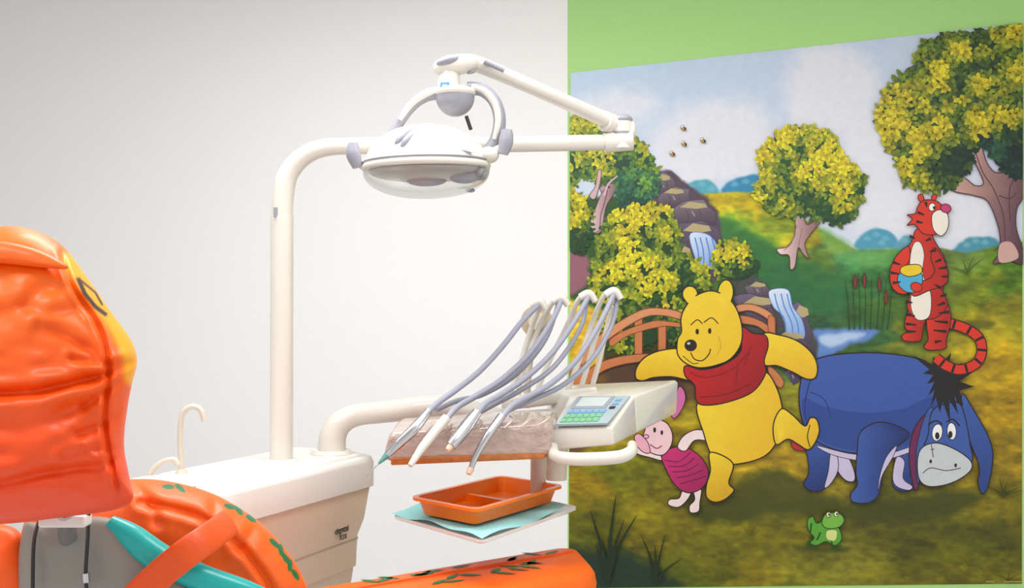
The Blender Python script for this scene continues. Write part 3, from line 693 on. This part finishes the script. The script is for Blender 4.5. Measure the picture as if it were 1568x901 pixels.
# ---------------------------------------------------------------- delivery unit
du=empty('dental_delivery_unit',P(780,660,3.1))
db=(CZ-CT)*F/(699-480)
tube('arm_flange',[G(508,699,CT)+UV*.0095,G(508,699,CT)+UV*.02],[.066,.058],M_white,du,n=32,s=1)
tube('support_arm',[P(508,692,db),P(510,668,db),P(522,648,db),P(548,636,db),P(600,630,db-.03),P(680,622,db-.06),P(760,640,db-.08),P(850,660,3.15)],[.044,.042,.038,.034,.034,.034,.032,.03],M_white,du,n=28)
sec=[[(845,657,2.93),(938,655,2.93),(940,682,2.93),(846,690,2.93)],
     [(872,609,3.12),(972,607,3.12),(976,664,3.12),(850,668,3.12)],
     [(838,591,3.45),(1039,582,3.45),(1036,634,3.45),(838,640,3.45)]]
sp=[[P(*p) for p in s_] for s_ in sec]
hull('console_front',sp[0]+sp[1],M_white,du,.006)
hull('console_rear',sp[1]+sp[2],M_white,du,.008)
A0,A1,B1,B0=P(851,653,2.925),P(930,651,2.925),P(965,609,3.115),P(885,610,3.115)
nrm=(A1-A0).cross(B0-A0).normalized()
if nrm.z<0: nrm=-nrm
def patch(name,s0,s1,t0,t1,l,m):
    f=lambda s_,t_:A0.lerp(A1,s_).lerp(B0.lerp(B1,s_),t_)
    c=[f(s0,t0),f(s1,t0),f(s1,t1),f(s0,t1)]
    return hull(name,[p+nrm*.0 for p in c]+[p+nrm*l for p in c],m,du,0)
patch('keypad_panel',0,1,0,1,.006,M_panel)
patch('display_frame',.06,.72,.52,.96,.008,M_lgrey)
patch('display',.12,.66,.58,.91,.010,M_lcd)
for i in range(6):
    for j in range(3):
        patch('key',.06+.125*i,.06+.125*i+.095,.05+.15*j,.05+.15*j+.11,.009,M_btng if (j<2) else M_btnb)
for i in range(3): patch('key_round',.80,.90,.50+.14*i,.57+.14*i,.009,M_dgrey if i<1 else M_btnb)
hull('instrument_rest',[P(596,662,2.80),P(584,708,2.80),P(848,646,2.86),P(842,698,2.86),P(612,640,3.02),P(855,624,3.1),P(612,680,3.02),P(855,672,3.1)],M_film,du,.016,5)
hull('rest_underside',[P(598,702,2.80),P(598,713,2.81),P(834,692,2.86),P(834,703,2.86),P(620,694,2.98),P(620,702,2.98),P(848,686,3.0),P(848,694,3.0)],M_card,du,.003)
for k in range(9):
    x=622+k*25
    tube('film_fold',[P(x,668-k*2.0,2.795),P(x+10+(k%3)*4,656-k*2.0,2.82),P(x+6+(k%2)*12,644-k*1.7,2.92)],[.002,.007,.002],M_film,du,n=8,flat=.5)
tube('front_handle',[P(846,684,2.90),P(850,698,2.86),P(872,703,2.83),P(910,703,2.83),P(948,700,2.84),P(966,692,2.88),P(968,682,2.95)],[.014,.017,.018,.018,.018,.017,.014],M_white,du,n=20)
tube('support_stub',[P(852,680,3.05),P(852,735,3.05)],[.034,.03],M_cream,du,n=24,s=1)
wa=[[(792,612,3.3),(800,570,3.3),(822,510,3.3),(845,465,3.28),(856,457,3.26),(864,462,3.24)],
    [(820,606,3.3),(838,560,3.3),(868,500,3.3),(884,462,3.28),(898,451,3.26),(908,456,3.24)],
    [(868,600,3.3),(884,560,3.3),(905,500,3.3),(922,458,3.28),(934,447,3.26),(946,452,3.24)],
    [(888,600,3.34),(900,560,3.34),(916,505,3.34),(936,462,3.32),(944,448,3.3),(950,454,3.28)],
    [(905,598,3.36),(916,560,3.36),(930,500,3.36),(940,470,3.34)],
    [(772,618,3.3),(790,580,3.3),(808,520,3.3),(822,480,3.28),(832,468,3.26)]]
for w_ in wa: tube('whip_arm',[P(*p) for p in w_],.0085,M_white,du,n=10)
for a_ in((826,466),(860,460),(902,454),(941,450)): 
    tube('whip_hook',[P(a_[0]-14,a_[1]+2,3.24),P(a_[0],a_[1]-4,3.24),P(a_[0]+10,a_[1]+8,3.24)],[.012,.013,.010],M_white,du,n=12)
tube('cord_reel',[P(822,493,3.42),P(822,493,3.36)],[.05,.052],M_beige,du,n=32,s=1)
tube('cord_reel_hub',[P(822,493,3.36),P(822,493,3.34)],[.03,.026],M_cream,du,n=28,s=1)
tube('reel_post',[P(822,500,3.40),P(810,560,3.40),P(806,625,3.40)],.012,M_cream,du,n=12)
hull('arm_cross_bar',[P(768,610,3.24),P(915,592,3.24),P(768,630,3.24),P(915,612,3.24),P(768,606,3.36),P(915,590,3.36),P(768,628,3.36),P(915,610,3.36)],M_white,du,.01)
ho=[([(826,466,3.24),(800,492,3.18),(770,530,3.1),(735,568,3.0),(700,596,2.9),(672,616,2.84),(656,630,2.8)],[(656,630,2.8),(636,655,2.76),(610,680,2.73),(592,698,2.71)],0),
    ([(860,459,3.24),(846,490,3.18),(812,540,3.1),(770,580,3.0),(730,606,2.92),(700,624,2.84),(684,642,2.8)],[(684,640,2.8),(664,664,2.77),(648,684,2.74),(637,700,2.72)],1),
    ([(902,453,3.24),(880,492,3.18),(846,540,3.1),(806,578,3.0),(768,604,2.92),(744,618,2.85),(730,634,2.8)],[(730,632,2.8),(714,654,2.77),(700,672,2.74),(690,684,2.72)],2),
    ([(941,449,3.24),(916,500,3.18),(884,550,3.1),(846,586,3.0),(808,608,2.92),(784,622,2.86),(768,640,2.82)],[(768,638,2.82),(748,666,2.78),(730,696,2.75),(721,718,2.73)],3),
    ([(898,455,3.26),(890,500,3.22),(850,560,3.1),(800,596,3.0),(752,622,2.92),(718,640,2.85)],None,4),
    ([(946,452,3.26),(936,500,3.22),(905,552,3.14),(862,590,3.05),(815,612,2.95),(775,630,2.9)],None,5),
    ([(856,462,3.26),(835,520,3.2),(792,572,3.1),(740,604,3.0),(700,614,2.92),(668,628,2.86)],None,6)]
for h,p,i in ho:
    tube('hose',[P(*q) for q in h],.0085 if i<4 else .0075,M_lgrey,du,n=10)
    if p:
        pts=[P(*q) for q in p]
        tube('handpiece',pts,[[.011,.014,.013,.008],[.013,.013,.012,.009],[.014,.018,.017,.013],[.012,.011,.009,.007]][i],[M_chrome,M_white,M_chrome,M_chrome][i],du,n=16)
        d_=(pts[-1]-pts[-2]).normalized()
        tube('handpiece_tip',[pts[-1],pts[-1]+d_*(.03 if i<2 else .016)],[.010,.007] if i!=0 else [.009,.003],[M_tipg,M_white,M_tipo,M_tipo][i],du,n=12,s=1)
        if i==0: tube('needle_tip',[pts[-1],pts[-1]+d_*.075],.002,M_chrome,du,n=8,s=1)
# ---------------------------------------------------------------- tray
trh=empty('tray_table',G(740,790,.742))
a_,b_,c_=G(600,789,.742),G(738,828,.742),G(886,776,.742)
E2=a_-b_;E1=c_-b_
loft_rr('tray_plate',b_,E1,E2,[(.012,.728),(0,.734),(0,.742),(.008,.742),(.014,.738)],.025,M_cab,trh)
tube('tray_post',[P(824,700,3.2),P(824,772,3.2)],.024,M_cream,trh,n=24,s=1)
nv=[];nf=[];n1=26
for i in range(n1):
    for j in range(n1):
        s_,t_=i/(n1-1),j/(n1-1)
        p=b_+E1*(.0+.86*s_)+E2*(-.0+1.02*t_)
        edge=min(s_,1-s_,t_,1-t_)
        z=.7445+(.006*math.sin(s_*9+t_*4)+.004*math.sin(t_*14))*max(0,1-edge*6)+.001
        if s_>.9: z+=.01*(s_-.9)*10
        nv.append((p.x,p.y,z+.001))
for i in range(n1-1):
    for j in range(n1-1): nf.append((i*n1+j,(i+1)*n1+j,(i+1)*n1+j+1,i*n1+j+1))
mk('paper_napkin',nv,nf,M_nap,trh)
ot=empty('plastic_instrument_tray',G(740,790,.755))
ZR=.804
Fr=G(730,781,ZR);Rr=G(866,743,ZR);Lf=G(625,761,ZR)
loft_rr('tray_bowl',Fr,Rr-Fr,Lf-Fr,[(.03,.7555),(.016,ZR-.010),(.014,ZR-.008),(0,ZR-.008),(0,ZR),(.016,ZR),(.032,.760)],.035,M_tray,ot)
loft_rr('tray_divider',Fr+(Rr-Fr)*.5+(Lf-Fr)*.12,(Rr-Fr)*.05,(Lf-Fr)*.76,[(0,.758),(.004,.782)],.008,M_tray,ot)
# ---------------------------------------------------------------- chair
ch=empty('dental_chair',P(300,900,2.0).to_2d().to_3d())
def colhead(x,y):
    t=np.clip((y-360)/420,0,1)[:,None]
    c=np.array([252.,112.,6.])*(1-t)+np.array([238.,66.,4.])*t  # lit top and shaded lower part painted into the orange
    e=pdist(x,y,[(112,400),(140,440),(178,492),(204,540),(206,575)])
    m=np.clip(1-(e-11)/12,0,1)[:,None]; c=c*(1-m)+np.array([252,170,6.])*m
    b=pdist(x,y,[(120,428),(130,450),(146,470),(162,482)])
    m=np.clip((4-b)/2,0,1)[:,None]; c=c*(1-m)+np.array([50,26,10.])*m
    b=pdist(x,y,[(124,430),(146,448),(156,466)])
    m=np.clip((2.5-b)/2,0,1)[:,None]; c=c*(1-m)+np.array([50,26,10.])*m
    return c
gr=[([(95,385),(112,440),(150,498),(166,560),(160,640),(168,700),(186,770)],4,.009),
    ([(206,556),(160,574),(90,592),(20,602),(-60,600)],7,.014),
    ([(206,556),(150,556),(110,548)],5,.006),([(200,575),(160,600),(130,622)],6,.007),([(195,600),(176,640),(120,665)],7,.005),
    ([(166,560),(110,520),(60,500)],8,.006),([(188,700),(150,712),(80,722),(0,740)],8,.009),([(186,690),(140,690),(100,700)],6,.005),
    ([(70,440),(30,470),(-20,500)],12,.005),([(120,620),(60,650),(0,655)],12,.006),([(120,470),(80,480),(40,470)],9,.005)]
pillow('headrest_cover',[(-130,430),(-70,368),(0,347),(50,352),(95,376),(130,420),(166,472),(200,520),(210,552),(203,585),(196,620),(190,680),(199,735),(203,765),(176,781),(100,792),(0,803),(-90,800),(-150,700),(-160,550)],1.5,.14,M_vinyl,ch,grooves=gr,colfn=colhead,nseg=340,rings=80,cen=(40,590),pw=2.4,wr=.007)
pillow('headrest_ear',[(-60,372),(0,370),(50,380),(90,398),(104,412),(60,410),(0,404),(-60,404)],1.39,.02,M_vinyl,ch,nseg=80,rings=12,wr=.002)
leafs=[(258,746,.1),(276,748,.7),(352,776,.3),(366,782,.9),(384,794,.6),(420,832,.8),(430,842,1.4),(438,856,1.0),(444,866,1.6),(452,880,1.0)]
def colb(x,y):
    c=np.tile([246.,96.,6.],(len(x),1))
    for lx,ly,an in leafs:
        u=(x-lx)*math.cos(an)+(y-ly)*math.sin(an);v=-(x-lx)*math.sin(an)+(y-ly)*math.cos(an)
        m=np.clip((1-(u/11)**2-(v/4.5)**2)*3,0,1)[:,None];c=c*(1-m)+np.array([16,104,56.])*m
    return c
colp=lambda x,y:np.tile([244.,90.,6.],(len(x),1))
pillow('backrest_cover',[(60,770),(150,742),(205,734),(262,738),(330,758),(395,798),(438,842),(462,880),(470,920),(430,990),(300,1040),(100,1040),(40,920),(30,830)],1.95,.13,M_vinyl,ch,colfn=colb,
  grooves=[([(215,770),(300,790),(360,830),(405,885),(425,930)],6,.009),([(205,740),(230,770),(240,800)],8,.006),([(330,760),(325,800),(300,830)],8,.006),([(395,800),(370,840)],8,.006)],cen=(250,890),nseg=360,rings=80,pw=2.4)
pillow('side_cover',[(-80,790),(-10,800),(30,815),(45,860),(50,920),(30,1000),(-60,1000)],1.75,.06,M_vinyl,ch,colfn=colp,nseg=100,rings=20)
def sh(x,y): return np.tile([140.,138.,130.],(len(x),1))
M_shellv=mat('grey_shell_vinyl',(150,148,142),.5,vcol=True,var=.05,bscale=14)
pillow('back_shell',[(34,812),(60,800),(120,792),(176,796),(206,830),(240,866),(290,900),(320,950),(250,990),(60,990),(28,920)],1.72,.045,M_shellv,ch,colfn=sh,nseg=140,rings=24,pw=3.2,wr=.001)
tube('teal_piping',[P(168,800,1.70),P(200,822,1.70),P(245,856,1.70),P(305,884,1.71),P(390,912,1.74),P(460,950,1.78)],[.012,.021,.024,.022,.018,.014],M_teal,ch,n=16)
tube('strap',[P(352,800,1.80),P(322,822,1.70),P(285,848,1.655),(P(250,876,1.65)),P(205,918,1.65)],.024,M_strap,ch,n=20,flat=.25,flatdir=FV)
box('headrest_clip',P(100,797,1.60),(.072,.03,.018),M_cab,ch,.004)
tube('headrest_stem',[P(100,780,1.58),P(104,830,1.70)],.014,M_chrome,ch,n=12,s=1)
tube('cord_a',[P(136,784,1.60),P(134,830,1.655),P(131,880,1.655),P(133,905,1.655)],.003,M_dgrey,ch,n=8)
tube('cord_b',[P(62,792,1.60),P(52,830,1.665),P(50,905,1.665)],.003,M_dgrey,ch,n=8)
tube('cord_toggle',[P(131,878,1.648),P(132,892,1.648)],.006,M_chrome,ch,n=8,s=1)
# leg rest
ZP=.62
F1=G(485,897,ZP);F2=G(874,833,ZP);N2=G(911,874,ZP)
q1=(F2-F1);q2=(N2-F2)
O_=F1-q1*.28
loft_rr('leg_rest_cover',O_,q1*1.30,q2,[(.06,ZP-.12),(.02,ZP-.11),(.0,ZP-.08),(-.006,ZP-.05),(.0,ZP-.022),(.012,ZP-.006),(.03,ZP)],.07,M_pad,ch,sm=80)
rg=random.Random(5)
for k in range(24):
    s_=rg.uniform(.15,.92);t_=rg.uniform(.14,.22) if k%2 else rg.uniform(.40,.62)
    if k%2==0: s_=rg.uniform(.42,.8)
    c=F1+q1*s_+q2*t_
    an=rg.uniform(-.9,.9)
    u1=(q1.normalized()*math.cos(an)+q2.normalized()*math.sin(an)).normalized();u2=UV.cross(u1)
    L=.034
    pts=[c+u1*(t*L)+u2*w for t,w in((-1,0),(-.4,.010),(.3,.009),(1,0),(.3,-.009),(-.4,-.010))]
    mk('leaf_print',[(p.x,p.y,ZP+.0015) for p in pts],[tuple(range(6))],M_leaf,ch,smooth=False)
tube('leg_rest_seam',[Vector((*(F1+q1*s_+q2*.30)[:2],ZP+.001)) for s_ in (0,.25,.5,.75,.98)],.004,M_strap,ch,n=8)
# seat + base
c1=P(330,1060,1.95);
sO=Vector((c1.x,c1.y,0))
sdir=(Vector((O_.x,O_.y,0))+Vector((q2.x,q2.y,0))*.5-sO)
sw=Vector((-sdir.y,sdir.x,0)).normalized()*.46
loft_rr('seat',sO-sw*.5-sdir*.15,sdir*1.35,sw,[(.04,.40),(0,.42),(0,.52),(.03,.55)],.07,M_teal,ch)
bc=sO+sdir*.5
loft_rr('chair_column',bc-Vector((.12,.12,0)),Vector((.24,0,0)),Vector((0,.24,0)),[(0,.03),(0,.41)],.05,M_cream,ch)
loft_rr('chair_foot',bc-Vector((.3,.4,0)),Vector((.6,0,0)),Vector((0,.8,0)),[(0,0),(0,.03),(.02,.045)],.08,M_cream,ch)
bk=P(250,960,1.9)
hull('back_support',[bk+RV*i*.08+FV*j*.03+UV*k for i in(-1,1) for j in(-1,1) for k in(-.02,.02)]+[sO+sdir*.1+RV*i*.08+FV*j*.05+UV*.44 for i in(-1,1) for j in(-1,1)],M_grey,ch,.01)
# ---------------------------------------------------------------- lights
def ceil_light(loc,sx,sy,power):
    fx=empty('ceiling_light',loc)
    loft_rr('fixture_frame',(loc[0]-sx/2-.03,loc[1]-sy/2-.03),(sx+.06,0),(0,sy+.06),[(0,H-.005),(0,H-.04)],.02,M_ceil,fx)
    L=bpy.data.lights.new('panel','AREA');L.shape='RECTANGLE';L.size=sx;L.size_y=sy;L.energy=power;L.color=(1,.985,.965)
    o=bpy.data.objects.new('light_panel',L);sc.collection.objects.link(o);o.parent=fx;o.location=(0,0,-.05)
fxz=H
ceil_light((-1.3,-2.1,fxz),1.3,.7,50)
ceil_light((.5,-2.6,fxz),1.2,.7,32)
ceil_light((-1.6,-4.6,fxz),1.3,.7,44)
wd=bpy.data.worlds.new('world');sc.world=wd;wd.use_nodes=True
wd.node_tree.nodes['Background'].inputs[0].default_value=(1,1,1,1);wd.node_tree.nodes['Background'].inputs[1].default_value=1.05
# ---------------------------------------------------------------- camera
cd=bpy.data.cameras.new('camera');cam=bpy.data.objects.new('camera',cd);sc.collection.objects.link(cam)
cd.sensor_width=36;cd.lens=36*F/1568;cd.shift_y=(HY-450.5)/1568
cam.location=(0,-D,CZ);cam.rotation_euler=(math.pi/2,0,TH)
cd.clip_start=.05
sc.camera=cam
